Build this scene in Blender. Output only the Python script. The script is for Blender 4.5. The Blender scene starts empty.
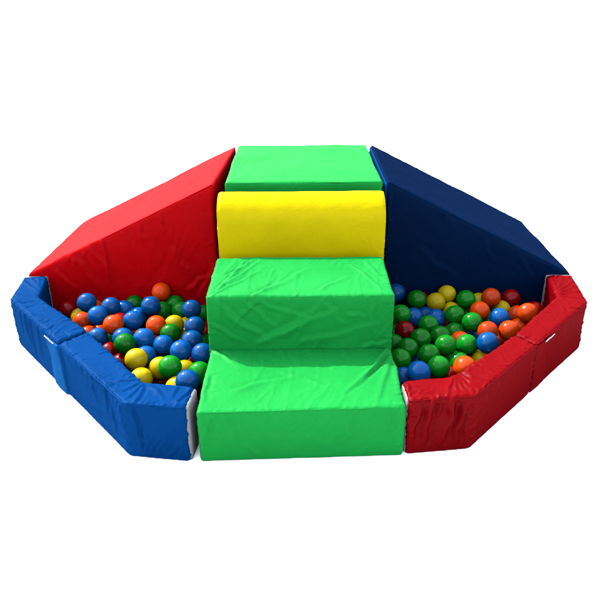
import bpy, bmesh, math, random
import numpy as np
from mathutils import Vector, Matrix, noise

random.seed(7)
SC = bpy.context.scene
COL = SC.collection

# ------------------------------------------------------------------ materials
def nodes_of(name):
    m = bpy.data.materials.new(name); m.use_nodes = True
    nt = m.node_tree
    return m, nt, nt.nodes['Principled BSDF']

def gloss_over(nt, b, rough_socket, normal_socket, lo, hi):
    """A thin clear skin over the matt body: weak face on, stronger at a glancing angle."""
    N, Lk = nt.nodes, nt.links
    b.inputs['Specular IOR Level'].default_value = 0
    gl = N.new('ShaderNodeBsdfGlossy'); mix = N.new('ShaderNodeMixShader')
    lw = N.new('ShaderNodeLayerWeight'); lw.inputs['Blend'].default_value = .5
    pw = N.new('ShaderNodeMath'); pw.operation = 'POWER'; pw.inputs[1].default_value = 3
    mr = N.new('ShaderNodeMapRange'); mr.inputs['To Min'].default_value = lo; mr.inputs['To Max'].default_value = hi
    Lk.new(lw.outputs['Facing'], pw.inputs[0]); Lk.new(pw.outputs[0], mr.inputs['Value']); Lk.new(mr.outputs[0], mix.inputs[0])
    Lk.new(rough_socket, gl.inputs['Roughness']); Lk.new(normal_socket, gl.inputs['Normal'])
    Lk.new(b.outputs[0], mix.inputs[1]); Lk.new(gl.outputs[0], mix.inputs[2])
    Lk.new(mix.outputs[0], N['Material Output'].inputs['Surface'])

def vinyl(name, rgb, rough=0.42, spec=0.002, edge=.007, wear=0.10, weave=0.06, crinkle=0.12):
    """Coated PVC cloth: a fine weave, small crinkles, slight uneven tone."""
    m, nt, b = nodes_of(name); N, Lk = nt.nodes, nt.links
    tc = N.new('ShaderNodeTexCoord')
    n1 = N.new('ShaderNodeTexNoise'); n1.inputs['Scale'].default_value = 5; n1.inputs['Detail'].default_value = 5
    Lk.new(tc.outputs['Object'], n1.inputs['Vector'])
    n2 = N.new('ShaderNodeTexNoise'); n2.inputs['Scale'].default_value = 160; n2.inputs['Detail'].default_value = 3
    Lk.new(tc.outputs['Object'], n2.inputs['Vector'])
    mx = N.new('ShaderNodeMath'); mx.operation = 'MULTIPLY_ADD'; mx.inputs[1].default_value = 0.35
    Lk.new(n2.outputs['Fac'], mx.inputs[0]); Lk.new(n1.outputs['Fac'], mx.inputs[2])
    mr = N.new('ShaderNodeMapRange'); mr.inputs['From Min'].default_value = .4; mr.inputs['From Max'].default_value = .95
    mr.inputs['To Min'].default_value = 1 - wear; mr.inputs['To Max'].default_value = 1 + wear
    Lk.new(mx.outputs[0], mr.inputs['Value'])
    hsv = N.new('ShaderNodeHueSaturation'); hsv.inputs['Color'].default_value = (*rgb, 1)
    Lk.new(mr.outputs[0], hsv.inputs['Value']); Lk.new(hsv.outputs[0], b.inputs['Base Color'])
    rr = N.new('ShaderNodeMapRange'); rr.inputs['To Min'].default_value = rough - .07; rr.inputs['To Max'].default_value = rough + .1
    Lk.new(n1.outputs['Fac'], rr.inputs['Value']); Lk.new(rr.outputs[0], b.inputs['Roughness'])
    # crinkles, then weave
    c = N.new('ShaderNodeTexNoise'); c.inputs['Scale'].default_value = 16; c.inputs['Detail'].default_value = 6
    c.inputs['Roughness'].default_value = .55; c.inputs['Distortion'].default_value = 1.6
    Lk.new(tc.outputs['Object'], c.inputs['Vector'])
    b1 = N.new('ShaderNodeBump'); b1.inputs['Strength'].default_value = crinkle; b1.inputs['Distance'].default_value = .02
    Lk.new(c.outputs['Fac'], b1.inputs['Height'])
    w = N.new('ShaderNodeTexNoise'); w.inputs['Scale'].default_value = 520; w.inputs['Detail'].default_value = 1
    Lk.new(tc.outputs['Object'], w.inputs['Vector'])
    b2 = N.new('ShaderNodeBump'); b2.inputs['Strength'].default_value = weave; b2.inputs['Distance'].default_value = .002
    Lk.new(w.outputs['Fac'], b2.inputs['Height']); Lk.new(b1.outputs[0], b2.inputs['Normal'])
    Lk.new(b2.outputs[0], b.inputs['Normal'])
    gloss_over(nt, b, rr.outputs[0], b2.outputs[0], spec, edge)
    return m

def ball_plastic(name, rgb):
    m, nt, b = nodes_of(name); N, Lk = nt.nodes, nt.links
    oi = N.new('ShaderNodeObjectInfo')
    mr = N.new('ShaderNodeMapRange'); mr.inputs['To Min'].default_value = .72; mr.inputs['To Max'].default_value = 1.2
    Lk.new(oi.outputs['Random'], mr.inputs['Value'])
    tc = N.new('ShaderNodeTexCoord')
    n = N.new('ShaderNodeTexNoise'); n.inputs['Scale'].default_value = 60; n.inputs['Detail'].default_value = 4
    Lk.new(tc.outputs['Object'], n.inputs['Vector'])
    m2 = N.new('ShaderNodeMapRange'); m2.inputs['To Min'].default_value = .9; m2.inputs['To Max'].default_value = 1.1
    Lk.new(n.outputs['Fac'], m2.inputs['Value'])
    mu = N.new('ShaderNodeMath'); mu.operation = 'MULTIPLY'
    Lk.new(mr.outputs[0], mu.inputs[0]); Lk.new(m2.outputs[0], mu.inputs[1])
    hs = N.new('ShaderNodeHueSaturation'); hs.inputs['Color'].default_value = (*rgb, 1)
    Lk.new(mu.outputs[0], hs.inputs['Value']); Lk.new(hs.outputs[0], b.inputs['Base Color'])
    r = N.new('ShaderNodeMapRange'); r.inputs['To Min'].default_value = .13; r.inputs['To Max'].default_value = .34
    sc = N.new('ShaderNodeTexNoise'); sc.inputs['Scale'].default_value = 26; sc.inputs['Detail'].default_value = 6; sc.inputs['Roughness'].default_value = .75
    off = N.new('ShaderNodeVectorMath'); off.operation = 'ADD'
    Lk.new(tc.outputs['Object'], off.inputs[0]); Lk.new(oi.outputs['Location'], off.inputs[1]); Lk.new(off.outputs[0], sc.inputs['Vector'])
    r.inputs['From Min'].default_value = .42; r.inputs['From Max'].default_value = .68
    Lk.new(sc.outputs['Fac'], r.inputs['Value']); Lk.new(r.outputs[0], b.inputs['Roughness'])
    bp = N.new('ShaderNodeBump'); bp.inputs['Strength'].default_value = .05; bp.inputs['Distance'].default_value = .004
    Lk.new(n.outputs['Fac'], bp.inputs['Height']); Lk.new(bp.outputs[0], b.inputs['Normal'])
    gloss_over(nt, b, r.outputs[0], bp.outputs[0], .005, .013)
    return m

EXPOSURE, SKY_STRENGTH, SUN_STRENGTH = 4.15, 0.15, 2.0
M_GREEN = vinyl('green_vinyl', (.0014, .050, .0078), spec=.0009, edge=.014)
M_YELLOW = vinyl('yellow_vinyl', (.102, .083, .0001), weave=.2, spec=.001)
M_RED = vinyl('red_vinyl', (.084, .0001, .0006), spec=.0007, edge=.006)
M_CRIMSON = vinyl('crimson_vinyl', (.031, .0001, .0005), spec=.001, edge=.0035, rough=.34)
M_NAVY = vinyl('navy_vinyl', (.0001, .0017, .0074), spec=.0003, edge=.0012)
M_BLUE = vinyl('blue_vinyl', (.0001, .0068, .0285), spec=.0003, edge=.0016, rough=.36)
M_BLUE_SHEEN = vinyl('blue_sheen_vinyl', (.0003, .0125, .044), spec=.0008, edge=.003)  # wall blue made lighter: the flap's glancing sheen is in the colour
M_WHITE = vinyl('white_vinyl', (.042, .042, .042))
M_SHADE_MAT = vinyl('shade_mat_vinyl', (.003, .003, .004))  # dark, so the added mats swallow light between the balls
M_VELCRO = vinyl('white_velcro', (.08, .08, .08), rough=.8)
M_GROUND, _nt, _b = nodes_of('white_ground')
_b.inputs['Base Color'].default_value = (.55, .55, .55, 1); _b.inputs['Roughness'].default_value = 1; _b.inputs['Specular IOR Level'].default_value = 0
BALL_MATS = {
    'blue': ball_plastic('blue_plastic', (.0001, .0145, .054)),
    'green': ball_plastic('green_plastic', (.0003, .034, .0014)),
    'orange': ball_plastic('orange_plastic', (.12, .010, .0003)),
    'yellow': ball_plastic('yellow_plastic', (.095, .072, .0001)),
    'red': ball_plastic('red_plastic', (.045, .0003, .0004)),
}


# ------------------------------------------------------------------ mesh helpers
CREASES = {
    'upper_step': [
    (-0.27, 0.353, 0.35, -0.124, 0.353, 0.227, 0.0108, 0.003),
    (-0.133, 0.353, 0.355, -0.233, 0.353, 0.255, 0.0108, 0.003),
    (-0.121, 0.353, 0.348, 0.035, 0.353, 0.28, 0.0108, 0.003),
    (-0.063, 0.353, 0.226, 0.119, 0.353, 0.326, 0.0162, 0.0043),
    (-0.138, 0.353, 0.199, 0.059, 0.353, 0.32, 0.0162, 0.0043),
    (0.155, 0.353, 0.305, 0.216, 0.353, 0.291, 0.0108, 0.003),
    (0.208, 0.353, 0.178, 0.299, 0.353, 0.205, 0.0108, 0.003),
    (-0.242, 0.353, 0.31, -0.101, 0.353, 0.199, 0.0135, 0.0034),
    (-0.293, 0.353, 0.27, -0.187, 0.353, 0.206, 0.0108, 0.003),
    (-0.002, 0.353, 0.204, 0.266, 0.353, 0.264, 0.0162, 0.0026),
    (-0.181, 0.353, 0.349, -0.075, 0.353, 0.254, 0.0121, 0.0034),
    (0.233, 0.353, 0.331, 0.243, 0.353, 0.223, 0.0108, 0.0026),
    (0.071, 0.353, 0.346, 0.144, 0.353, 0.265, 0.0135, 0.0026),
    (-0.263, 0.353, 0.369, -0.261, 0.353, 0.2, 0.0135, 0.0026),
    (-0.274, 0.397, 0.368, -0.201, 0.659, 0.368, 0.008, 0.0035),
    (-0.26, 0.442, 0.368, -0.146, 0.65, 0.368, 0.008, 0.0035),
    (-0.287, 0.354, 0.368, -0.143, 0.569, 0.368, 0.008, 0.0035),
    (-0.198, 0.616, 0.368, -0.155, 0.687, 0.368, 0.008, 0.0035),
    (0.306, 0.683, 0.368, 0.303, 0.399, 0.368, 0.008, 0.0035),
    (0.186, 0.613, 0.368, 0.277, 0.385, 0.368, 0.008, 0.003),
    (-0.122, 0.394, 0.368, 0.04, 0.582, 0.368, 0.015, 0.003),
    (0.06, 0.39, 0.368, 0.165, 0.512, 0.368, 0.012, 0.003),
    (-0.255, 0.522, 0.368, -0.186, 0.64, 0.368, 0.008, 0.004),
    (-0.144, 0.359, 0.368, -0.051, 0.517, 0.368, 0.01, 0.003),
    (0.241, 0.64, 0.368, 0.297, 0.445, 0.368, 0.01, 0.003),
],
    'lower_step': [
    (0.298, 0.334, 0.174, 0.127, 0.072, 0.174, 0.01, 0.005),
    (0.284, 0.314, 0.174, 0.164, 0.112, 0.174, 0.008, 0.005),
    (0.297, 0.314, 0.174, 0.294, 0.09, 0.174, 0.01, 0.005),
    (0.293, 0.344, 0.174, 0.208, 0.221, 0.174, 0.008, 0.004),
    (0.297, 0.326, 0.174, 0.222, 0.031, 0.174, 0.012, 0.004),
    (-0.299, 0.351, 0.174, -0.179, 0.228, 0.174, 0.008, 0.003),
    (-0.292, 0.185, 0.174, -0.285, 0.04, 0.174, 0.01, 0.003),
    (-0.062, 0.203, 0.174, 0.129, 0.093, 0.174, 0.014, 0.003),
    (-0.204, 0.099, 0.174, -0.004, 0.18, 0.174, 0.015, 0.0025),
    (-0.293, -0.017, 0.15, -0.254, -0.015, 0.085, 0.01, 0.003),
    (-0.26, -0.016, 0.163, -0.288, -0.017, 0.059, 0.012, 0.003),
    (-0.218, -0.014, 0.162, -0.191, -0.013, 0.044, 0.015, 0.0025),
    (-0.111, -0.011, 0.154, -0.05, -0.009, 0.016, 0.018, 0.0025),
    (0.134, -0.003, 0.132, 0.158, -0.002, 0.027, 0.015, 0.0025),
    (0.251, 0.001, 0.156, 0.289, 0.003, 0.038, 0.01, 0.003),
    (0.016, -0.006, 0.108, 0.104, -0.004, 0.014, 0.018, 0.002),
    (-0.169, -0.013, 0.057, -0.094, -0.01, 0.003, 0.012, 0.0025),
],
    'yellow': [
    (-0.2, 0.699, 0.605, -0.198, 0.699, 0.488, 0.008, 0.003),
    (0.055, 0.699, 0.603, 0.069, 0.699, 0.507, 0.007, 0.003),
    (0.278, 0.699, 0.434, 0.308, 0.699, 0.369, 0.007, 0.003),
    (-0.288, 0.699, 0.44, -0.135, 0.699, 0.373, 0.02, 0.002),
    (0.246, 0.699, 0.391, 0.297, 0.699, 0.462, 0.008, 0.0025),
],
    'platform': [
    (0.089, 0.889, 0.577, 0.173, 0.889, 0.598, 0.006, 0.003),
    (0.202, 0.889, 0.576, 0.314, 0.889, 0.592, 0.006, 0.004),
    (0.229, 0.889, 0.59, 0.308, 0.889, 0.575, 0.006, 0.004),
    (-0.263, 0.889, 0.594, -0.236, 0.889, 0.577, 0.006, 0.003),
    (0.248, 1.507, 0.598, 0.288, 0.911, 0.598, 0.02, 0.002),
    (-0.281, 0.93, 0.598, -0.183, 1.231, 0.598, 0.02, 0.002),
],
    'red_ramp': [
    (-0.793, 0.939, 0.367, -0.772, 0.938, 0.091, 0.007, 0.006),
    (-0.933, 0.946, 0.288, -0.817, 0.94, 0.137, 0.02, 0.004),
    (-0.637, 0.931, 0.419, -0.599, 0.929, 0.317, 0.012, 0.003),
    (-0.844, 0.942, 0.332, -0.765, 0.938, 0.174, 0.015, 0.004),
    (-1.024, 0.951, 0.243, -0.922, 0.945, 0.135, 0.012, 0.004),
    (-0.705, 0.935, 0.393, -0.679, 0.933, 0.334, 0.008, 0.003),
    (-0.465, 0.923, 0.141, -0.36, 0.917, 0.214, 0.015, 0.004),
    (-0.517, 0.925, 0.318, -0.412, 0.92, 0.178, 0.025, 0.003),
    (-0.418, 0.92, 0.105, -0.341, 0.916, 0.267, 0.012, 0.004),
    (-0.329, 0.916, 0.584, -0.318, 0.915, 0.504, 0.008, 0.004),
    (-0.552, 0.927, 0.461, -0.527, 0.926, 0.386, 0.01, 0.003),
    (-0.992, 0.949, 0.234, -0.975, 0.948, 0.18, 0.008, 0.004),
    (-0.918, 0.945, 0.279, -0.909, 0.945, 0.226, 0.008, 0.004),
    (-0.872, 0.943, 0.306, -0.863, 0.942, 0.253, 0.008, 0.004),
],
    'blue_ramp': [
    (0.491, 0.928, 0.307, 0.667, 0.927, 0.164, 0.02, 0.003),
    (0.728, 0.927, 0.374, 0.79, 0.926, 0.252, 0.015, 0.003),
    (0.349, 0.929, 0.558, 0.365, 0.929, 0.393, 0.012, 0.003),
    (0.9, 0.925, 0.286, 0.969, 0.925, 0.143, 0.012, 0.003),
    (0.559, 0.928, 0.475, 0.631, 0.927, 0.375, 0.02, 0.003),
],
    'blue_wall': [
    (-0.474, 0.112, 0.192, -0.481, 0.009, 0.192, 0.008, 0.0035),
    (-0.477, 0.102, 0.192, -0.517, 0.026, 0.192, 0.008, 0.0035),
    (-0.467, 0.108, 0.192, -0.474, 0.018, 0.192, 0.006, 0.003),
    (-0.484, 0.115, 0.192, -0.544, 0.073, 0.192, 0.008, 0.003),
    (-0.326, 0.085, 0.192, -0.365, 0.007, 0.192, 0.007, 0.004),
    (-0.367, 0.02, 0.192, -0.331, -0.01, 0.192, 0.007, 0.004),
    (-0.452, 0.102, 0.192, -0.392, 0.019, 0.192, 0.01, 0.003),
    (-0.498, 0.134, 0.192, -0.583, 0.129, 0.192, 0.008, 0.003),
    (-0.587, 0.104, 0.192, -0.554, 0.116, 0.192, 0.006, 0.004),
    (-0.365, 0.088, 0.192, -0.383, 0.041, 0.192, 0.008, 0.003),
    (-0.485, 0.007, 0.184, -0.477, 0.006, 0.016, 0.007, 0.006),
    (-0.45, 0.002, 0.023, -0.406, -0.005, 0.094, 0.009, 0.004),
    (-0.47, 0.005, 0.021, -0.437, -0.0, 0.084, 0.009, 0.004),
    (-0.43, -0.001, 0.021, -0.397, -0.006, 0.088, 0.008, 0.004),
    (-0.39, -0.007, 0.022, -0.359, -0.012, 0.076, 0.008, 0.004),
    (-0.41, -0.004, 0.086, -0.367, -0.011, 0.129, 0.01, 0.003),
    (-0.473, 0.006, 0.056, -0.439, 0.0, 0.13, 0.01, 0.003),
    (-0.363, -0.012, 0.029, -0.347, -0.014, 0.07, 0.008, 0.003),
    (-0.504, 0.001, 0.19, -0.498, -0.007, 0.034, 0.007, 0.005),
    (-0.585, 0.097, 0.193, -0.593, 0.107, 0.096, 0.007, 0.005),
    (-0.573, 0.083, 0.128, -0.558, 0.065, 0.053, 0.012, 0.004),
    (-0.528, 0.029, 0.179, -0.516, 0.015, 0.089, 0.01, 0.004),
    (-0.657, 0.183, 0.151, -0.636, 0.158, 0.103, 0.012, 0.003),
    (-1.018, 0.616, 0.181, -1.001, 0.596, 0.058, 0.01, 0.004),
    (-0.983, 0.575, 0.188, -0.988, 0.58, 0.031, 0.012, 0.004),
    (-0.807, 0.364, 0.184, -0.789, 0.341, 0.039, 0.008, 0.004),
    (-0.694, 0.228, 0.209, -0.698, 0.232, 0.158, 0.006, 0.005),
    (-0.937, 0.52, 0.201, -0.936, 0.518, 0.066, 0.014, 0.003),
    (-1.051, 0.656, 0.183, -1.048, 0.653, 0.085, 0.01, 0.003),
    (-1.103, 0.697, 0.192, -0.992, 0.71, 0.192, 0.007, 0.004),
    (-1.059, 0.682, 0.192, -0.998, 0.725, 0.192, 0.007, 0.004),
    (-1.107, 0.759, 0.192, -1.02, 0.773, 0.192, 0.008, 0.003),
    (-1.122, 0.907, 0.192, -1.026, 0.789, 0.192, 0.008, 0.004),
    (-1.1, 0.924, 0.192, -1.036, 0.838, 0.192, 0.007, 0.004),
    (-1.076, 0.932, 0.192, -1.042, 0.863, 0.192, 0.006, 0.004),
    (-1.03, 0.637, 0.192, -0.996, 0.703, 0.192, 0.006, 0.004),
    (-0.955, 0.566, 0.192, -0.946, 0.593, 0.192, 0.006, 0.003),
    (-0.917, 0.524, 0.192, -0.911, 0.551, 0.192, 0.006, 0.003),
    (-0.88, 0.485, 0.192, -0.876, 0.51, 0.192, 0.006, 0.003),
    (-0.851, 0.434, 0.192, -0.822, 0.509, 0.192, 0.01, 0.003),
],
    'red_wall': [
    (0.383, 0.017, 0.18, 0.352, 0.013, 0.036, 0.015, 0.013),
    (0.438, 0.023, 0.182, 0.415, 0.021, 0.03, 0.015, 0.014),
    (0.472, 0.027, 0.169, 0.46, 0.026, 0.032, 0.013, 0.014),
    (0.337, 0.012, 0.178, 0.327, 0.011, 0.039, 0.014, 0.009),
    (0.359, 0.014, 0.179, 0.34, 0.012, 0.13, 0.008, 0.004),
    (0.408, 0.02, 0.181, 0.39, 0.018, 0.125, 0.01, 0.004),
    (0.491, 0.029, 0.174, 0.489, 0.029, 0.023, 0.01, 0.005),
    (0.321, 0.01, 0.176, 0.312, 0.009, 0.1, 0.01, 0.004),
    (0.472, 0.147, 0.192, 0.512, 0.045, 0.192, 0.008, 0.0035),
    (0.468, 0.142, 0.192, 0.485, 0.033, 0.192, 0.007, 0.004),
    (0.464, 0.139, 0.192, 0.458, 0.032, 0.192, 0.007, 0.004),
    (0.458, 0.134, 0.192, 0.423, 0.022, 0.192, 0.007, 0.004),
    (0.479, 0.155, 0.192, 0.534, 0.08, 0.192, 0.007, 0.004),
    (0.496, 0.166, 0.192, 0.559, 0.111, 0.192, 0.006, 0.004),
    (0.515, 0.188, 0.192, 0.579, 0.137, 0.192, 0.006, 0.004),
    (0.538, 0.21, 0.192, 0.601, 0.164, 0.192, 0.006, 0.0035),
    (0.358, 0.043, 0.192, 0.395, 0.072, 0.192, 0.008, 0.003),
    (0.34, 0.034, 0.192, 0.35, 0.063, 0.192, 0.006, 0.003),
    (0.392, 0.023, 0.192, 0.401, 0.042, 0.192, 0.006, 0.003),
    (0.313, 0.105, 0.192, 0.317, 0.024, 0.192, 0.008, 0.003),
    (0.511, 0.04, 0.192, 0.526, 0.07, 0.192, 0.006, 0.004),
    (0.538, 0.075, 0.192, 0.556, 0.1, 0.192, 0.006, 0.004),
    (0.985, 0.715, 0.192, 1.085, 0.688, 0.192, 0.007, 0.004),
    (0.991, 0.727, 0.192, 1.096, 0.756, 0.192, 0.007, 0.004),
    (0.996, 0.739, 0.192, 1.105, 0.821, 0.192, 0.007, 0.004),
    (0.996, 0.752, 0.192, 1.11, 0.875, 0.192, 0.007, 0.004),
    (1.0, 0.771, 0.192, 1.071, 0.904, 0.192, 0.008, 0.003),
    (0.958, 0.591, 0.192, 0.966, 0.557, 0.192, 0.006, 0.004),
    (0.995, 0.636, 0.192, 0.999, 0.601, 0.192, 0.006, 0.004),
    (1.029, 0.647, 0.192, 1.053, 0.658, 0.192, 0.006, 0.004),
    (0.957, 0.614, 0.192, 0.969, 0.579, 0.192, 0.006, 0.004),
    (0.977, 0.684, 0.192, 1.039, 0.647, 0.192, 0.006, 0.004),
    (1.023, 0.877, 0.192, 0.998, 0.758, 0.192, 0.007, 0.003),
    (0.556, 0.087, 0.155, 0.553, 0.083, 0.078, 0.012, 0.004),
    (0.601, 0.136, 0.169, 0.623, 0.16, 0.086, 0.012, 0.003),
    (0.515, 0.042, 0.178, 0.508, 0.034, 0.073, 0.012, 0.004),
],
}

def empty(name, loc, label, cat, group=None):
    o = bpy.data.objects.new(name, None); COL.objects.link(o)
    o.location = loc; o.empty_display_size = .1
    o['label'] = label; o['category'] = cat; o['kind'] = 'thing'
    if group: o['group'] = group
    return o

def link_mesh(name, me, mat, parent=None):
    o = bpy.data.objects.new(name, me); COL.objects.link(o)
    me.materials.append(mat)
    me.polygons.foreach_set('use_smooth', [True] * len(me.polygons))
    if parent is not None:
        o.parent = parent; o.matrix_parent_inverse = Matrix.Translation(-parent.location)
    return o

def prism(poly, origin, ax, ay, depth):
    """A closed prism: a 2D outline in the plane (ax, ay) at origin, pushed along depth."""
    bm = bmesh.new()
    o, ax, ay, dp = Vector(origin), Vector(ax), Vector(ay), Vector(depth)
    a = [bm.verts.new(o + ax * x + ay * y) for x, y in poly]
    b = [bm.verts.new(o + ax * x + ay * y + dp) for x, y in poly]
    bm.faces.new(a); bm.faces.new(b[::-1])
    n = len(poly)
    for i in range(n):
        bm.faces.new((a[i], b[i], b[(i + 1) % n], a[(i + 1) % n]))
    bmesh.ops.recalc_face_normals(bm, faces=bm.faces)
    return bm

def box(x0, x1, y0, y1, z0, z1):
    return prism([(x0, y0), (x1, y0), (x1, y1), (x0, y1)], (0, 0, z0), (1, 0, 0), (0, 1, 0), (0, 0, z1 - z0))

def auto_puckers(bm, rng, dens, amp, lo=.015, hi=.05):
    """Short gathers running away from the sewn edges, on both faces of each edge."""
    out = []
    for e in bm.edges:
        p, q = e.verts[0].co, e.verts[1].co
        L = (q - p).length
        if L < .06 or max(p.z, q.z) < .02 or len(e.link_faces) < 2: continue
        if e.calc_face_angle() < .5: continue
        for f in e.link_faces:
            t = (q - p).normalized(); inw = f.normal.cross(t)
            if (f.calc_center_median() - (p + q) / 2).dot(inw) < 0: inw = -inw
            s = rng.uniform(.01, .04)
            while s < L - .01:
                if rng.random() < dens:
                    ln = rng.uniform(lo, hi); sk = rng.uniform(-.5, .5) * ln
                    a = p + t * s; b = a + inw * ln + t * sk
                    out.append([*a, *b, rng.uniform(.004, .008), amp * rng.uniform(.3, 1) * rng.choice((1, 1, -.8))])
                s += rng.uniform(.015, .05)
    return out

def pad(name, bm, mat, parent, creases=(), bevel=.008, voxel=.005, bulge=.004, dens=.6, amp=.0018, seed=1, drag=.002, slant=.6):
    """A sewn foam pad: rounded edges, a dense skin, soft bulging and folds pushed out of it."""
    rng = random.Random(seed)
    cr = [list(c) for c in creases] + auto_puckers(bm, rng, dens, amp)
    ed = [e for e in bm.edges if len(e.link_faces) == 2 and e.calc_face_angle() > .35 and
          max(v.co.z for v in e.verts) > .02]      # the ground edges stay square
    bmesh.ops.bevel(bm, geom=ed, offset=bevel, segments=3, profile=.5, affect='EDGES', clamp_overlap=True)
    me = bpy.data.meshes.new(name); bm.to_mesh(me); bm.free()
    tmp = bpy.data.objects.new('tmp', me); COL.objects.link(tmp)
    md = tmp.modifiers.new('r', 'REMESH'); md.mode = 'VOXEL'; md.voxel_size = voxel
    sm = tmp.modifiers.new('s', 'SMOOTH'); sm.factor = .5; sm.iterations = 4
    dg = bpy.context.evaluated_depsgraph_get(); dg.update()
    new = bpy.data.meshes.new_from_object(tmp.evaluated_get(dg))
    bpy.data.objects.remove(tmp); bpy.data.meshes.remove(me)
    n = len(new.vertices)
    co = np.empty(n * 3); new.vertices.foreach_get('co', co); co = co.reshape(-1, 3)
    no = np.empty(n * 3); new.vertices.foreach_get('normal', no); no = no.reshape(-1, 3)
    d = np.full(n, .0018)      # the stuffing fills the sharp outline out again
    off = seed * 3.7
    if bulge:
        d += bulge * np.array([noise.noise(Vector((c[0] * 5 + off, c[1] * 5, c[2] * 5))) * .7 +
                               noise.noise(Vector((c[0] * 14 + off, c[1] * 14, c[2] * 14))) * .3 for c in co])
    if drag:      # loose cloth pulled slantwise: long soft folds, only in patches
        ca, sa = math.cos(slant), math.sin(slant)
        for i, c in enumerate(co):
            nx = abs(no[i, 2]) > .7
            u, v = (c[0] * .8 + c[1] * .6, c[1] * .8 - c[0] * .6) if nx else (c[0] * .9 + c[1] * .5, c[2])
            a, b = u * ca + v * sa, v * ca - u * sa
            m = noise.noise(Vector((u * 5 + off, v * 5, 9.1)))
            if m < -.12: continue
            q = Vector((a * 5 + off, b * 24 + .8 * math.sin(a * 9), 2.3))
            r = 1 - abs(noise.noise(q)) * 2.6
            r2 = 1 - abs(noise.noise(q * 2.1)) * 2.6
            d[i] += drag * min(1, (m + .12) * 4) * (max(r, 0) ** 2 + .4 * max(r2, 0) ** 2 - .25)
    fade = np.clip(co[:, 2] / .02, 0, 1)
    for c in cr:
        a = np.array(c[:3]); b = np.array(c[3:6]); w, m = max(c[6] * .75, .0048), c[7] * 1.35
        lo = np.minimum(a, b) - 3 * w; hi = np.maximum(a, b) + 3 * w
        ix = np.where(((co > lo) & (co < hi)).all(1))[0]
        if not len(ix): continue
        P = co[ix]; ab = b - a; L2 = ab @ ab
        t = np.clip((P - a) @ ab / L2, 0, 1)
        wob = .5 * w * np.sin(t * 5 + a[0] * 50) + .2 * w * np.sin(t * 13 + a[2] * 70)
        q = P - (a + t[:, None] * ab)
        side = np.cross(no[ix], ab / math.sqrt(L2)); sd = (q * side).sum(1)
        r = np.linalg.norm(q, axis=1); sg = np.where(sd < 0, -1., 1.)
        x = np.sqrt(np.maximum(r * r - sd * sd, 0) + (sd + wob) ** 2)
        prof = np.exp(-(x / (w * np.where(sd + wob > 0, .7, 1.25))) ** 2) - .45 * np.exp(-(((sd + wob) - 1.5 * w) / w) ** 2 - np.maximum(r * r - sd * sd, 0) / w ** 2)
        tap = (1 - t) ** .6 * (.35 + .65 * np.clip(t * 6, 0, 1)) + .15
        tap *= np.where((t <= 0) | (t >= 1), np.exp(-(r / w) ** 2), 1)
        d[ix] += m * prof * tap
    co2 = co + no * (d * fade)[:, None]
    new.vertices.foreach_set('co', co2.ravel()); new.update()
    return link_mesh(name, new, mat, parent)

def tube(name, pts, r, mat, parent, wob=.0012, seed=1, seg=6):
    """A sewn piping line following an edge, very slightly uneven."""
    P = []
    for i in range(len(pts) - 1):
        a, b = Vector(pts[i]), Vector(pts[i + 1]); k = max(2, int((b - a).length / .012))
        P += [a.lerp(b, j / k) for j in range(k)]
    P.append(Vector(pts[-1]))
    for i, p in enumerate(P):
        v = noise.noise_vector(p * 22 + Vector((seed * 5.1, 0, 0)))
        p += v * wob
    bm = bmesh.new(); rings = []
    for i, p in enumerate(P):
        t = (P[min(i + 1, len(P) - 1)] - P[max(i - 1, 0)]).normalized()
        u = t.cross(Vector((0, 0, 1))); u = u.normalized() if u.length > .05 else Vector((1, 0, 0)); v = t.cross(u)
        rr = r * (1 + .25 * noise.noise(p * 90))
        rings.append([bm.verts.new(p + u * math.cos(2 * math.pi * k / seg) * rr + v * math.sin(2 * math.pi * k / seg) * rr) for k in range(seg)])
    for a, b in zip(rings, rings[1:]):
        for k in range(seg): bm.faces.new((a[k], a[(k + 1) % seg], b[(k + 1) % seg], b[k]))
    bm.faces.new(rings[0][::-1]); bm.faces.new(rings[-1])
    bmesh.ops.recalc_face_normals(bm, faces=bm.faces)
    me = bpy.data.meshes.new(name); bm.to_mesh(me); bm.free()
    return link_mesh(name, me, mat, parent)

def sub(o, parent):      # hang an already placed piece under a part
    mw = o.matrix_world.copy(); o.parent = parent
    o.matrix_parent_inverse = parent.matrix_world.inverted()

IN = .0025   # how far a piping line's centre lies inside the sharp corner

# ------------------------------------------------------------------ ground
bm = bmesh.new()
vs = [bm.verts.new((x, y, 0)) for x, y in ((-1500, -1500), (1500, -1500), (1500, 1500), (-1500, 1500))]
bm.faces.new(vs); me = bpy.data.meshes.new('ground'); bm.to_mesh(me); bm.free()
g = link_mesh('ground', me, M_GROUND); g['kind'] = 'structure'; g['label'] = 'plain white ground under the play set'

# ------------------------------------------------------------------ stairs, hump and platform
Z0 = .002
st = empty('foam_stairs', (0, .35, 0), 'bright green two step foam stairs in the front middle', 'foam stairs')
bm = prism([(-.3, -.017), (.3, .003), (.3, .354), (-.3, .354)], (0, 0, Z0), (1, 0, 0), (0, 1, 0), (0, 0, .174 - Z0))
lo_ = pad('lower_step', bm, M_GREEN, st, CREASES['lower_step'], seed=2, bulge=.005, drag=.0014, slant=.9, voxel=.004)
tube('seam', [(-.297, IN - .017, .174 - IN), (.297, IN + .003, .174 - IN)], .0024, M_GREEN, lo_, seed=2)
tube('seam', [(-.297, -.005, .174 - IN), (-.297, .348, .174 - IN)], .0022, M_GREEN, lo_, seed=3)
tube('seam', [(.297, .012, .174 - IN), (.297, .348, .174 - IN)], .0022, M_GREEN, lo_, seed=4)
bm = prism([(.353, Z0), (.697, Z0), (.697, .368), (.353, .368)], (-.304, 0, 0), (0, 1, 0), (0, 0, 1), (.607, 0, 0))
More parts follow.
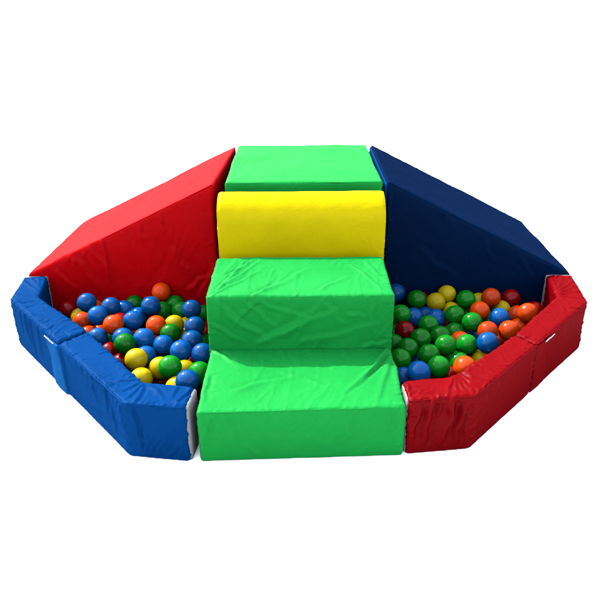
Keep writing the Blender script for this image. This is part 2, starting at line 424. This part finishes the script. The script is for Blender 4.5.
up_ = pad('upper_step', bm, M_GREEN, st, CREASES['upper_step'], seed=5, bulge=.005, drag=.0019, slant=.75, voxel=.004)
tube('seam', [(-.3, .353 + IN, .368 - IN), (.3, .353 + IN, .368 - IN)], .0024, M_GREEN, up_, seed=6)
tube('seam', [(-.3015, .366, .368 - IN), (-.3015, .69, .368 - IN)], .0022, M_GREEN, up_, seed=7)
tube('seam', [(.3005, .366, .368 - IN), (.3005, .69, .368 - IN)], .0022, M_GREEN, up_, seed=8)

hp = empty('foam_hump', (0, .847, 0), 'yellow foam block with a rounded top behind the green stairs', 'foam block')
R, zc, YC = .09, .481, .847
prof = [(YC - R, Z0), (YC + R, Z0)] + [(YC + (R - .0005) * math.cos(a), zc + R * math.sin(a)) for a in [math.pi * k / 24 for k in range(25)]]
bm = prism(prof, (-.3045, 0, 0), (0, 1, 0), (0, 0, 1), (.624, 0, 0))
hc = pad('cover', bm, M_YELLOW, hp, CREASES['yellow'], seed=9, bulge=.004, dens=.35, amp=.0012, bevel=.009, drag=.0005)
for sx in (-.302, .317):
    tube('seam', [(sx, YC - R + .003, .34)] + [(sx, YC - (R - .003) * math.cos(a), zc + (R - .003) * math.sin(a)) for a in [math.pi * k / 24 for k in range(25)]], .002, M_YELLOW, hc, seed=10)

pf = empty('foam_platform', (.018, 1.28, 0), 'tall green foam platform with a flat top at the back middle', 'foam platform')
bm = box(-.288, .325, .940, 1.625, Z0, .585)
pc = pad('cover', bm, M_GREEN, pf, CREASES['platform'], seed=11, bulge=.004, voxel=.0055, dens=.35, amp=.0012, drag=.0009)
tube('seam', [(-.285, .940 + IN, .585 - IN), (.322, .940 + IN, .585 - IN)], .0022, M_GREEN, pc, seed=12)

# ------------------------------------------------------------------ ramps
def ramp(name, label, o, yaw, s, L, D, H, h, mat, crs, seed, panel=None):
    a = math.radians(yaw); ux = Vector((math.cos(a), math.sin(a), 0)) * s; uy = Vector((-math.sin(a), math.cos(a), 0))
    base = empty(name, Vector(o) + ux * L / 2 + uy * D / 2, label, 'foam ramp')
    bm = prism([(0, Z0), (L, Z0), (L, h), (0, H)], o, ux, (0, 0, 1), uy * D)
    c = pad('cover', bm, mat, base, crs, seed=seed, bulge=.005, voxel=.0055, dens=.45, amp=.0009, bevel=.009, drag=.0013, slant=1.0)
    O = Vector(o); k = IN + .0005
    tube('seam', [O + ux * .004 + uy * k + Vector((0, 0, H - k)), O + ux * (L - .004) + uy * k + Vector((0, 0, h - k))], .0022, mat, c, seed=seed)
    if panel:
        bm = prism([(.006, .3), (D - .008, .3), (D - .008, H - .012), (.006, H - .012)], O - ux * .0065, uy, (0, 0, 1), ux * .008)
        p = pad('end_panel', bm, panel, base, (), seed=seed + 1, bulge=.001, voxel=.004, dens=0, bevel=.002, drag=0)  # panel added: the end face's sunlit brightness is put into its blue
        p['label'] = 'added end panel, sunlit brightness in its blue, facing the green platform'
    return base
ramp('foam_ramp', 'red foam ramp sloping down to the left of the green platform', (-.3323, .9158, 0), -2.876, -1, .793, .690, .5873, .2027, M_RED, CREASES['red_ramp'], 21)
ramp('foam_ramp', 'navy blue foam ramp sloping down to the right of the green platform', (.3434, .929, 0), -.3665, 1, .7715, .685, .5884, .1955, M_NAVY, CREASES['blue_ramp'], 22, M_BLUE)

# ------------------------------------------------------------------ the two low padded walls round the pits
HW = .192
def wall(name, label, out, inn, mo, mi, mat, flapmat, crs, seed, lead, trail):
    """out, inn: the four outer and inner corners from the ramp to the stairs; mo, mi: the joint."""
    c = [sum(p[k] for p in out + inn) / 8 for k in (0, 1)]
    w = empty(name, (c[0], c[1], 0), label, 'padded wall')
    mo, mi = Vector(mo), Vector(mi)
    d = (Vector(out[2]) - Vector(out[1])).normalized() * .0025
    back = [out[0], out[1], tuple(mo - d), tuple(mi - d), inn[1], inn[0]]
    front = [tuple(mo + d), out[2], out[3], inn[3], inn[2], tuple(mi + d)]
    for i, pg in enumerate((back, front)):
        top = HW + (.003 if i == 0 else 0)
        bm = prism(pg, (0, 0, Z0), (1, 0, 0), (0, 1, 0), (0, 0, top - Z0))
        sct = pad('wall_section', bm, mat, w, crs, seed=seed + i, bulge=.006, voxel=.0038, dens=.95, amp=.0029, drag=.0012, slant=1.1, bevel=.010)
        line = pg[:3] if i == 0 else pg[:3]
        n = [Vector((p[0] + (c[0] - p[0]) * .0045, p[1] + (c[1] - p[1]) * .0045, top - .0030)) for p in line]
        tube('seam', n, .0024, mat, sct, seed=seed + i, wob=.0016)
    # white end panels
    for (po, pi, sgn, th) in ((out[0], inn[0], 1, lead), (out[3], inn[3], -1, trail)):
        po, pi = Vector(po), Vector(pi); t = (pi - po).normalized(); nrm = Vector((-t.y, t.x))
        mid = (po + pi) / 2; ref = Vector(out[1] if sgn == 1 else out[2])
        if (mid - ref).dot(nrm) < 0: nrm = -nrm
        a, b = po + t * (.0095 if sgn < 0 else -.002), pi + t * (-.004 if sgn < 0 else .004)
        q = [tuple(a - nrm * .004), tuple(b - nrm * .004), tuple(b + nrm * th), tuple(a + nrm * th)]
        bm = prism(q, (0, 0, Z0), (1, 0, 0), (0, 1, 0), (0, 0, HW - Z0 + (.003 if sgn > 0 else -.006)))
        e = pad('end_panel', bm, M_WHITE, w, (), seed=seed + 5, bulge=.002, voxel=.003, dens=.3, amp=.001, bevel=.0035, drag=0)
        e['label'] = 'white vinyl end panel'
    return w

def flap(w, p, d, width, mat, label, seed, drift=.02, out=.012):
    """A joining flap lying on the outer side over the joint, hanging from the top edge to the ground."""
    p, d = Vector(p), Vector(d).normalized(); n = Vector((d.y, -d.x))
    if n.y > 0: n = -n
    bm = bmesh.new(); nu, nv = 14, 34; F = []; Bk = []
    for j in range(nv + 1):
        z = .010 + (HW - .016) * j / nv
        for i in range(nu + 1):
            s = (i / nu - .5) * width * (1 + .06 * math.sin(z * 30 + i)) + drift * (1 - j / nv) - .004 * math.sin(z * 40)
            lift = out + .003 * noise.noise(Vector((s * 18, z * 12, seed))) + (.002 if 0 < i < nu else 0)
            q = p + d * s + n * lift
            F.append(bm.verts.new((q.x, q.y, z)))
            q2 = p + d * s - n * .004
            Bk.append(bm.verts.new((q2.x, q2.y, z)))
    W1 = nu + 1
    for j in range(nv):
        for i in range(nu):
            k = j * W1 + i
            bm.faces.new((F[k], F[k + 1], F[k + 1 + W1], F[k + W1])); bm.faces.new((Bk[k], Bk[k + W1], Bk[k + 1 + W1], Bk[k + 1]))
    rim = [i for i in range(nu)] ; 
    def side(a, b): bm.faces.new((F[a], Bk[a], Bk[b], F[b]))
    for i in range(nu): side(i, i + 1); side(nv * W1 + i + 1, nv * W1 + i)
    for j in range(nv): side((j + 1) * W1, j * W1); side(j * W1 + nu, (j + 1) * W1 + nu)
    bmesh.ops.recalc_face_normals(bm, faces=bm.faces)
    me = bpy.data.meshes.new('joining_flap'); bm.to_mesh(me); bm.free()
    f = link_mesh('joining_flap', me, mat, w); f['label'] = label
    return f

def velcro(f, pts, seed):
    bm = bmesh.new(); rows = []
    for i, (x, y, z, wd) in enumerate(pts):
        rows.append([bm.verts.new((x, y - .0, z + wd)), bm.verts.new((x, y - .003, z + wd * .3)), bm.verts.new((x, y - .001, z - wd)), bm.verts.new((x, y + .004, z))])
    for a, b in zip(rows, rows[1:]):
        for k in range(4): bm.faces.new((a[k], a[(k + 1) % 4], b[(k + 1) % 4], b[k]))
    bm.faces.new(rows[0][::-1]); bm.faces.new(rows[-1])
    bmesh.ops.recalc_face_normals(bm, faces=bm.faces)
    me = bpy.data.meshes.new('velcro_strip'); bm.to_mesh(me); bm.free()
    o = link_mesh('velcro_strip', me, M_VELCRO, f); o['label'] = 'torn white velcro edge'
    return o

LO = [(-1.135, .946), (-1.111, .728), (-.514, .012), (-.331, -.017)]
LI = [(-1.046, .950), (-1.010, .754), (-.477, .126), (-.319, .095)]
wl = wall('padded_wall', 'royal blue padded foam wall bending round the left ball pit', LO, LI, (-.812, .370), (-.743, .461), M_BLUE, M_BLUE, CREASES['blue_wall'], 31, .005, .0055)
RO = [(1.112, .911), (1.077, .652), (.505, .031), (.309, .008)]
RI = [(1.013, .914), (.981, .708), (.467, .143), (.307, .112)]
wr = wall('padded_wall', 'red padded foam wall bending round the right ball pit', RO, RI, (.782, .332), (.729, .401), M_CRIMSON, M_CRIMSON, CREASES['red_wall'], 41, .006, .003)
dl = Vector(LO[2]) - Vector(LO[1]); dr = Vector(RO[2]) - Vector(RO[1])
fl = flap(wl, Vector(LO[1]) + dl * .452, dl, .10, M_BLUE_SHEEN, 'blue joining flap hanging over the outer side, glancing sheen in its colour', 3, .024, .009)
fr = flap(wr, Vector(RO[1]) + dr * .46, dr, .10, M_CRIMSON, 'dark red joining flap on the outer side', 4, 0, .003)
def strip(P0, d, s0, s1, z, k, rng, wd, off):
    d = Vector(d).normalized(); n = Vector((d.y, -d.x)); n = -n if n.y > 0 else n
    out = []
    for i in range(k + 1):
        q = Vector(P0) + d * (s0 + (s1 - s0) * i / k) + n * (off + .0015 * rng.random())
        out.append((q.x, q.y, z + rng.uniform(-.0009, .0009), wd * rng.uniform(.4, 1.1) * (1 if 0 < i < k else .3)))
    return out
rg = random.Random(5)
velcro(fl, strip(Vector(LO[1]) + dl * .447, dl, -.05, .03, HW - .004, 16, rg, .0026, .0105), 1)
velcro(fr, strip(Vector(RO[1]) + dr * .46, dr, -.08, -.005, HW - .007, 14, rg, .0032, .007), 2)

# ------------------------------------------------------------------ thin dark mats added under the balls to cut bounced light
def add_shade_mat(poly, label):
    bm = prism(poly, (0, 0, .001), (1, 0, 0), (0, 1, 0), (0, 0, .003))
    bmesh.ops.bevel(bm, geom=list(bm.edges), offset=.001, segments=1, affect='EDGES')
    me = bpy.data.meshes.new('added_pit_mat'); bm.to_mesh(me); bm.free()
    o = link_mesh('added_pit_mat', me, M_SHADE_MAT); o['label'] = label; o['category'] = 'mat'; o['kind'] = 'thing'
add_shade_mat([(-1.025, .93), (-.99, .765), (-.475, .14), (-.308, .115), (-.31, .905)], 'dark thin mat added to cut bounced light under the balls of the left pit')
add_shade_mat([(.985, .905), (.965, .72), (.47, .158), (.312, .13), (.318, .905)], 'dark thin mat added to cut bounced light under the balls of the right pit')

# ------------------------------------------------------------------ balls
RB = .038
def ball_mesh(mat, seed):
    bm = bmesh.new(); bmesh.ops.create_uvsphere(bm, u_segments=40, v_segments=48, radius=1)
    for v in bm.verts:
        p = v.co.normalized()
        r = RB * (1 + .006 * noise.noise(p * 1.3 + Vector((seed, 0, 0))) - .014 * math.exp(-(p.z / .035) ** 2))
        if p.z > .985: r += .0006      # the moulding nub
        v.co = p * r
    me = bpy.data.meshes.new('ball'); bm.to_mesh(me); bm.free()
    me.materials.append(mat); me.polygons.foreach_set('use_smooth', [True] * len(me.polygons))
    return me
BALL_MESH = {c: ball_mesh(m, i) for i, (c, m) in enumerate(BALL_MATS.items())}
BALLS = [
    ('L', 'blue', -0.8483, 0.8112, 0.1396, 'dark blue ball at the far left of the heap, shaded beside the red ramp'),
    ('L', 'orange', -0.8362, 0.8619, 0.0852, 'orange ball half hidden behind the leftmost two blue balls below the red ramp'),
    ('L', 'blue', -0.7735, 0.6906, 0.1395, 'blue ball just in front of the leftmost half hidden orange ball'),
    ('L', 'blue', -0.7426, 0.7701, 0.139, 'big bright blue ball on top, second from the left below the red ramp'),
    ('L', 'blue', -0.7063, 0.8239, 0.0998, 'shaded blue ball just right of and behind the big bright blue ball'),
    ('L', 'green', -0.6822, 0.8948, 0.0902, 'leftmost green ball showing its top between two blue balls at the red ramp'),
    ('L', 'blue', -0.6301, 0.654, 0.1353, 'bright blue ball on top in the middle of the left heap, overlapping another blue ball'),
    ('L', 'blue', -0.6401, 0.7755, 0.0917, 'blue ball whose top shows right behind the bright blue ball in the middle'),
    ('L', 'orange', -0.6937, 0.6106, 0.1402, "large orange ball left of the two overlapping blue balls in the left heap's middle"),
    ('L', 'yellow', -0.9029, 0.8642, 0.0489, 'yellow ball showing only a top sliver behind the orange ball at the blue wall'),
    ('L', 'orange', -0.8478, 0.725, 0.0978, "leftmost orange ball, shiny, half sunk next to the blue wall's inner edge"),
    ('L', 'orange', -0.8098, 0.6665, 0.0678, 'low orange ball cut off by the inner edge of the blue wall, lowest and leftmost'),
    ('L', 'orange', -0.7872, 0.7335, 0.0419, 'orange ball low under the large orange ball, left of it'),
    ('L', 'blue', -0.7517, 0.5888, 0.0972, "blue ball lying against the blue wall's inner edge, left of the green and blue pair"),
    ('L', 'green', -0.7268, 0.6447, 0.0526, 'deep green ball glimpsed between two blue balls beside the blue wall'),
    ('L', 'blue', -0.6488, 0.5561, 0.1127, 'blue ball half covered by a bright green ball in front of it'),
    ('L', 'green', -0.6208, 0.4745, 0.1339, 'bright green ball lying closest to the middle of the blue wall'),
    ('L', 'red', -0.7014, 0.5482, 0.0589, 'red ball glimpsed beside the blue wall, left below the bright green ball'),
    ('L', 'yellow', -0.5546, 0.3554, 0.1379, "big bright yellow ball lying against the blue wall's inner edge"),
    ('L', 'blue', -0.5452, 0.4479, 0.0969, 'blue ball partly hidden right behind the big bright yellow ball'),
    ('L', 'blue', -0.5644, 0.5248, 0.1264, 'blue ball in the middle, right of the green ball and above the big yellow ball'),
    ('L', 'red', -0.6378, 0.4614, 0.061, 'red ball glimpsed between the green ball, the yellow ball and the blue wall'),
    ('L', 'yellow', -0.5284, 0.2921, 0.1003, 'yellow ball cut off by the blue wall, just in front of the big yellow ball'),
    ('L', 'blue', -0.4928, 0.505, 0.1093, 'dark blue ball between the orange ball above and the front green ball below'),
    ('L', 'orange', -0.5659, 0.8898, 0.1477, 'bright orange ball on top of all, highest in the left pit against the red ramp'),
    ('L', 'blue', -0.5852, 0.7669, 0.1431, 'blue ball just left below the topmost orange ball by the red ramp'),
    ('L', 'green', -0.5518, 0.8167, 0.0968, 'shaded green ball straight below the topmost orange ball'),
    ('L', 'green', -0.5124, 0.881, 0.0947, 'green ball touching the red ramp right below the topmost orange ball'),
    ('L', 'green', -0.4774, 0.8136, 0.0976, 'green ball just left of the blue ball nearest the red ramp and green stairs'),
    ('L', 'blue', -0.4216, 0.7409, 0.1381, 'blue ball nearest the corner of the red ramp and the green stairs'),
    ('L', 'green', -0.3965, 0.8731, 0.0531, 'green ball half hidden by the green stairs in the far corner of the left pit'),
    ('L', 'orange', -0.5385, 0.6247, 0.1288, 'orange ball in the centre with green and yellow balls to its right'),
    ('L', 'yellow', -0.4796, 0.6671, 0.1094, 'large shaded yellow ball right of the central orange ball'),
    ('L', 'yellow', -0.4471, 0.7572, 0.0572, 'yellow ball mostly hidden behind the second blue ball down the green stairs'),
    ('L', 'blue', -0.3923, 0.6098, 0.1306, 'second blue ball down the column beside the green stairs'),
    ('L', 'green', -0.479, 0.5805, 0.1162, 'dark green ball below the shaded yellow ball, right of the central orange ball'),
    ('L', 'yellow', -0.4522, 0.6835, 0.0417, 'yellow ball between the dark green ball and the third blue ball of the column'),
    ('L', 'blue', -0.3839, 0.4837, 0.1378, 'third blue ball down the column beside the green stairs'),
    ('L', 'green', -0.3673, 0.6075, 0.0583, "green ball tucked between two blue balls at the green stairs' side"),
    ('L', 'yellow', -0.463, 0.5978, 0.0443, 'yellow ball glimpsed just above the fourth blue ball of the column'),
    ('L', 'blue', -0.4128, 0.4135, 0.1364, 'fourth blue ball down the column, above the large front green ball'),
    ('L', 'blue', -0.3384, 0.4013, 0.1298, 'blue ball touching the green stairs, half hidden by their lower step'),
    ('L', 'green', -0.43, 0.2945, 0.1438, 'large bright green ball at the front of the left pit between two yellow balls'),
    ('L', 'yellow', -0.475, 0.3448, 0.1098, 'yellow ball half hidden left behind the large front green ball'),
    ('L', 'yellow', -0.3947, 0.355, 0.0919, 'yellow ball half hidden right behind the large front green ball'),
    ('L', 'red', -0.3769, 0.4678, 0.0589, 'shaded red ball below two blue balls near the green stairs'),
    ('L', 'green', -0.3373, 0.3097, 0.1107, 'green ball half hidden by the lower green step at the front of the left pit'),
    ('L', 'blue', -0.3599, 0.2051, 0.1424, "frontmost blue ball in the left pit, above the blue wall's short front end"),
    ('L', 'yellow', -0.4032, 0.2442, 0.0946, 'yellow ball peeking out left below the frontmost blue ball'),
    ('L', 'red', -0.4825, 0.3649, 0.0378, "dark red ball behind the blue wall's front end, under the green and yellow balls"),
    ('L', 'red', -0.3403, 0.3389, 0.0411, 'red ball in the front corner between the blue ball and the lower green step'),
    ('L', 'green', -0.4772, 0.5235, 0.038, 'green ball glimpsed just above the large front green ball'),
    ('L', 'red', -0.3712, 0.6854, 0.058, 'dark red ball in the shade between the blue column and the green stairs'),
    ('L', 'orange', -0.6488, 0.6998, 0.0478, 'orange ball glimpsed under the two overlapping blue balls in the middle'),
    ('L', 'red', -0.6922, 0.6889, 0.1088, 'red ball glimpsed right behind the large orange ball'),
    ('L', 'red', -0.9634, 0.91, 0.0609, 'dark red ball in the shaded far left corner of the left pit'),
    ('R', 'blue', 0.3931, 0.8932, 0.1328, 'dark blue ball in the shade, peeking out behind the upper green step'),
    ('R', 'green', 0.4686, 0.8287, 0.1318, 'green ball half in shadow at the back with a red ball behind it'),
    ('R', 'red', 0.4942, 0.8914, 0.0986, 'red ball showing a thin rim behind the half shaded green ball'),
    ('R', 'yellow', 0.5484, 0.8378, 0.1143, 'yellow ball just left below the highest yellow ball of the right pit'),
    ('R', 'yellow', 0.6031, 0.8901, 0.1251, 'yellow ball on top, highest yellow one against the navy ramp'),
    ('R', 'yellow', 0.6124, 0.8337, 0.0753, 'yellow ball mostly hidden below the two top yellow balls'),
    ('R', 'green', 0.3893, 0.7132, 0.1228, 'dark green ball in deep shade beside the upper green step'),
    ('R', 'blue', 0.4455, 0.7519, 0.0899, 'dark blue ball in shade, just right of the dark green ball by the upper step'),
    ('R', 'blue', 0.5007, 0.7996, 0.0709, 'dark blue ball glimpsed between a shaded blue ball and a lit blue ball'),
    ('R', 'blue', 0.5308, 0.7333, 0.0919, 'blue ball straight below the left yellow ball'),
    ('R', 'green', 0.4791, 0.6225, 0.1203, 'green ball half in shadow in front of the blue ball under the yellow ones'),
    ('R', 'red', 0.3882, 0.5957, 0.1098, 'dark red ball in the shade beside the upper green step, right pit'),
    ('R', 'green', 0.432, 0.5125, 0.122, 'green ball with a shadow edge, just right below the dark red ball'),
    ('R', 'green', 0.341, 0.5419, 0.0841, 'very dark green ball half hidden by the green stairs, below the dark red ball'),
    ('R', 'red', 0.5834, 0.7402, 0.0388, 'red ball glimpsed between the green balls in the centre of the right heap'),
    ('R', 'green', 0.6694, 0.8379, 0.1244, 'green ball at the back right of the highest yellow ball, against the navy ramp'),
    ('R', 'green', 0.5969, 0.7079, 0.1191, 'green ball below the back green ball and above the central green cluster'),
    ('R', 'green', 0.6488, 0.6432, 0.1204, 'bright green ball left of the big blue ball and above the orange ball'),
    ('R', 'orange', 0.7046, 0.7488, 0.1162, 'red orange ball just below and left of the top orange ball'),
    ('R', 'orange', 0.77, 0.8385, 0.1326, 'red orange ball on top at the back, touching the navy ramp'),
    ('R', 'yellow', 0.7377, 0.8899, 0.0886, 'yellow ball peeking out left of the top red orange ball'),
    ('R', 'green', 0.5878, 0.6465, 0.0756, 'green ball in the centre, left below the bright green ball'),
    ('R', 'green', 0.5116, 0.5529, 0.1107, 'green ball in the central cluster, overlapped by a brighter green ball in front'),
    ('R', 'green', 0.513, 0.465, 0.1207, 'bright green ball overlapping another green ball in the centre of the right heap'),
    ('R', 'green', 0.5974, 0.4996, 0.1041, 'brightest and largest green ball, beside the blue ball at the red wall'),
    ('R', 'orange', 0.5915, 0.5707, 0.0783, 'red orange ball of which a rim shows left behind the brightest green ball'),
    ('R', 'orange', 0.6925, 0.5794, 0.1149, 'orange ball directly above the small blue ball at the red wall'),
    ('R', 'blue', 0.661, 0.4676, 0.1278, 'blue ball cut off by the inner edge of the red wall, below an orange ball'),
    ('R', 'green', 0.7376, 0.744, 0.0486, 'green ball of which a sliver shows between the big blue ball and the orange ball'),
    ('R', 'yellow', 0.6499, 0.4798, 0.0529, 'yellow ball showing a sliver at the inner edge of the red wall'),
    ('R', 'green', 0.5538, 0.4213, 0.0751, 'green ball tucked behind the frontmost orange ball at the red wall'),
    ('R', 'orange', 0.548, 0.3223, 0.1157, "frontmost orange ball, cut off by the red wall's bend"),
    ('R', 'green', 0.46, 0.3199, 0.1181, "large green ball nearest the red wall's short front end"),
    ('R', 'green', 0.4458, 0.4201, 0.1085, 'green ball just left above the large front green ball of the right pit'),
    ('R', 'green', 0.3763, 0.4525, 0.1158, 'dark green ball with a lit right side near the lower green step'),
    ('R', 'green', 0.3404, 0.3858, 0.111, 'dark green ball lowest at the green stairs, its right side lit'),
    ('R', 'blue', 0.3859, 0.2759, 0.1244, "blue ball at the front behind the red wall's short front end"),
    ('R', 'blue', 0.4163, 0.4611, 0.0517, 'blue ball glimpsed just above the front blue ball of the right pit'),
    ('R', 'blue', 0.3425, 0.3174, 0.0784, 'dark blue ball in the front corner between the lower green step and the red wall'),
    ('R', 'red', 0.508, 0.3653, 0.0522, "dark red ball low behind the red wall's front end, right of the large green ball"),
    ('R', 'red', 0.8695, 0.8897, 0.1034, 'shaded red ball at the back right, right of the top red orange ball'),
    ('R', 'yellow', 0.819, 0.8438, 0.0752, 'yellow ball between the shaded red ball and the big blue ball'),
    ('R', 'blue', 0.7653, 0.6882, 0.1149, 'big blue ball in the right part of the right heap, below a yellow ball'),
    ('R', 'orange', 0.8686, 0.789, 0.0779, 'orange ball right of the big blue ball, overlapped by another orange ball'),
    ('R', 'orange', 0.879, 0.7096, 0.1251, "bright orange ball furthest right, resting at the red wall's inner edge"),
    ('R', 'orange', 0.7709, 0.5806, 0.1155, "orange ball cut off by the middle of the red wall's inner edge"),
    ('R', 'red', 0.9419, 0.807, 0.0849, 'red ball mostly hidden behind the rightmost orange ball near the ramp'),
    ('R', 'orange', 0.8546, 0.7194, 0.0547, 'orange ball glimpsed just under the rightmost pair of orange balls'),
    ('L', 'red', -0.647, 0.8555, 0.038, 'red ball deep between the two overlapping blue balls and the blue ball above them'),
    ('L', 'red', -0.5667, 0.6397, 0.038, 'red ball deep under the three middle blue balls below the central orange ball'),
    ('L', 'red', -0.3454, 0.7636, 0.0555, 'dark red ball showing a sliver right of the second blue ball, at the stairs'),
    ('L', 'red', -0.5507, 0.3935, 0.038, 'red ball deep under the front yellow balls, against the blue wall'),
    ('R', 'orange', 0.7247, 0.62, 0.038, 'orange ball showing a sliver right behind the blue ball at the red wall'),
    ('R', 'green', 0.3654, 0.674, 0.038, 'dark green ball at the stairs, half hidden left below the dark red ball'),
    ('R', 'blue', 0.6619, 0.6737, 0.038, 'blue ball deep between the brightest green ball and the orange ball'),
    ('R', 'green', 0.6702, 0.8742, 0.038, 'green ball deep behind the bright green ball and below the back green ball'),
    ('R', 'red', 0.4907, 0.5181, 0.038, 'red ball deep between three green balls left of the frontmost orange ball'),
    ('R', 'green', 0.7575, 0.8386, 0.038, 'green ball deep under the red orange ball, left of the big blue ball'),
    ('R', 'green', 0.6723, 0.7838, 0.038, 'green ball deep below the bright green ball in the middle right of the heap'),
    ('R', 'orange', 0.7752, 0.6696, 0.038, 'orange ball deep under the two orange balls at the red wall'),
    ('R', 'red', 0.4427, 0.336, 0.038, "red ball deep behind the red wall's front end beside the front blue ball"),
    ('R', 'green', 0.5611, 0.4909, 0.038, 'green ball deep beneath the frontmost orange ball'),
    ('R', 'green', 0.3922, 0.7431, 0.038, 'dark green ball deep behind the dark red ball, beside the upper green step'),
]
rg = random.Random(11)
for side, color, x, y, z, label in BALLS:
    o = bpy.data.objects.new('ball', BALL_MESH[color]); COL.objects.link(o)
    o.location = (x, y, max(z, RB + .0045)); o.rotation_euler = (rg.uniform(0, 6.28), rg.uniform(0, 6.28), rg.uniform(0, 6.28))
    s = rg.uniform(.985, 1.01); o.scale = (s, s, s)
    o['label'] = label; o['category'] = 'ball'
    o['group'] = 'plastic balls in the %s pit' % ('left' if side == 'L' else 'right')

# ------------------------------------------------------------------ light
SUN = Vector((-.503, .4603, .7315)).normalized()
w = bpy.data.worlds.new('World'); SC.world = w; w.use_nodes = True
nt = w.node_tree; bg = nt.nodes['Background']
sky = nt.nodes.new('ShaderNodeTexSky'); sky.sky_type = 'NISHITA'; sky.sun_disc = False
sky.sun_elevation = math.asin(SUN.z); sky.sun_rotation = math.atan2(SUN.x, SUN.y)
sky.air_density = 1.0; sky.dust_density = 2.0; sky.ozone_density = 1.0
hz = nt.nodes.new('ShaderNodeHueSaturation'); hz.inputs['Saturation'].default_value = .35   # a hazy, pale sky
nt.links.new(sky.outputs[0], hz.inputs['Color']); nt.links.new(hz.outputs[0], bg.inputs[0]); bg.inputs[1].default_value = SKY_STRENGTH
ld = bpy.data.lights.new('sun', 'SUN'); ld.energy = SUN_STRENGTH; ld.angle = math.radians(.5); ld.color = (1, .96, .9)
lo = bpy.data.objects.new('sun', ld); COL.objects.link(lo)
lo.rotation_euler = (-SUN).to_track_quat('-Z', 'Y').to_euler(); lo.location = SUN * 6

# ------------------------------------------------------------------ camera
cd = bpy.data.cameras.new('camera'); cam = bpy.data.objects.new('camera', cd); COL.objects.link(cam)
cd.sensor_width = 36; cd.lens = 673.5 / 600 * 36; cd.clip_end = 5000; cd.clip_start = .02
Rx, Ux, Fx = Vector((.99995117, -.00663768, -.00732133)), Vector((.00943412, .42058993, .9072018)), Vector((.00294244, .90722657, -.42063202))
mt = Matrix((Rx, Ux, -Fx)).transposed().to_4x4(); mt.translation = Vector((-.00755, -1.62341, 1.27055))
cam.matrix_world = mt
SC.camera = cam

SC.view_settings.view_transform = 'Standard'; SC.view_settings.look = 'None'
SC.view_settings.exposure = EXPOSURE; SC.view_settings.gamma = 1
SC.cycles.max_bounces = 8
SC.cycles.use_denoising = True
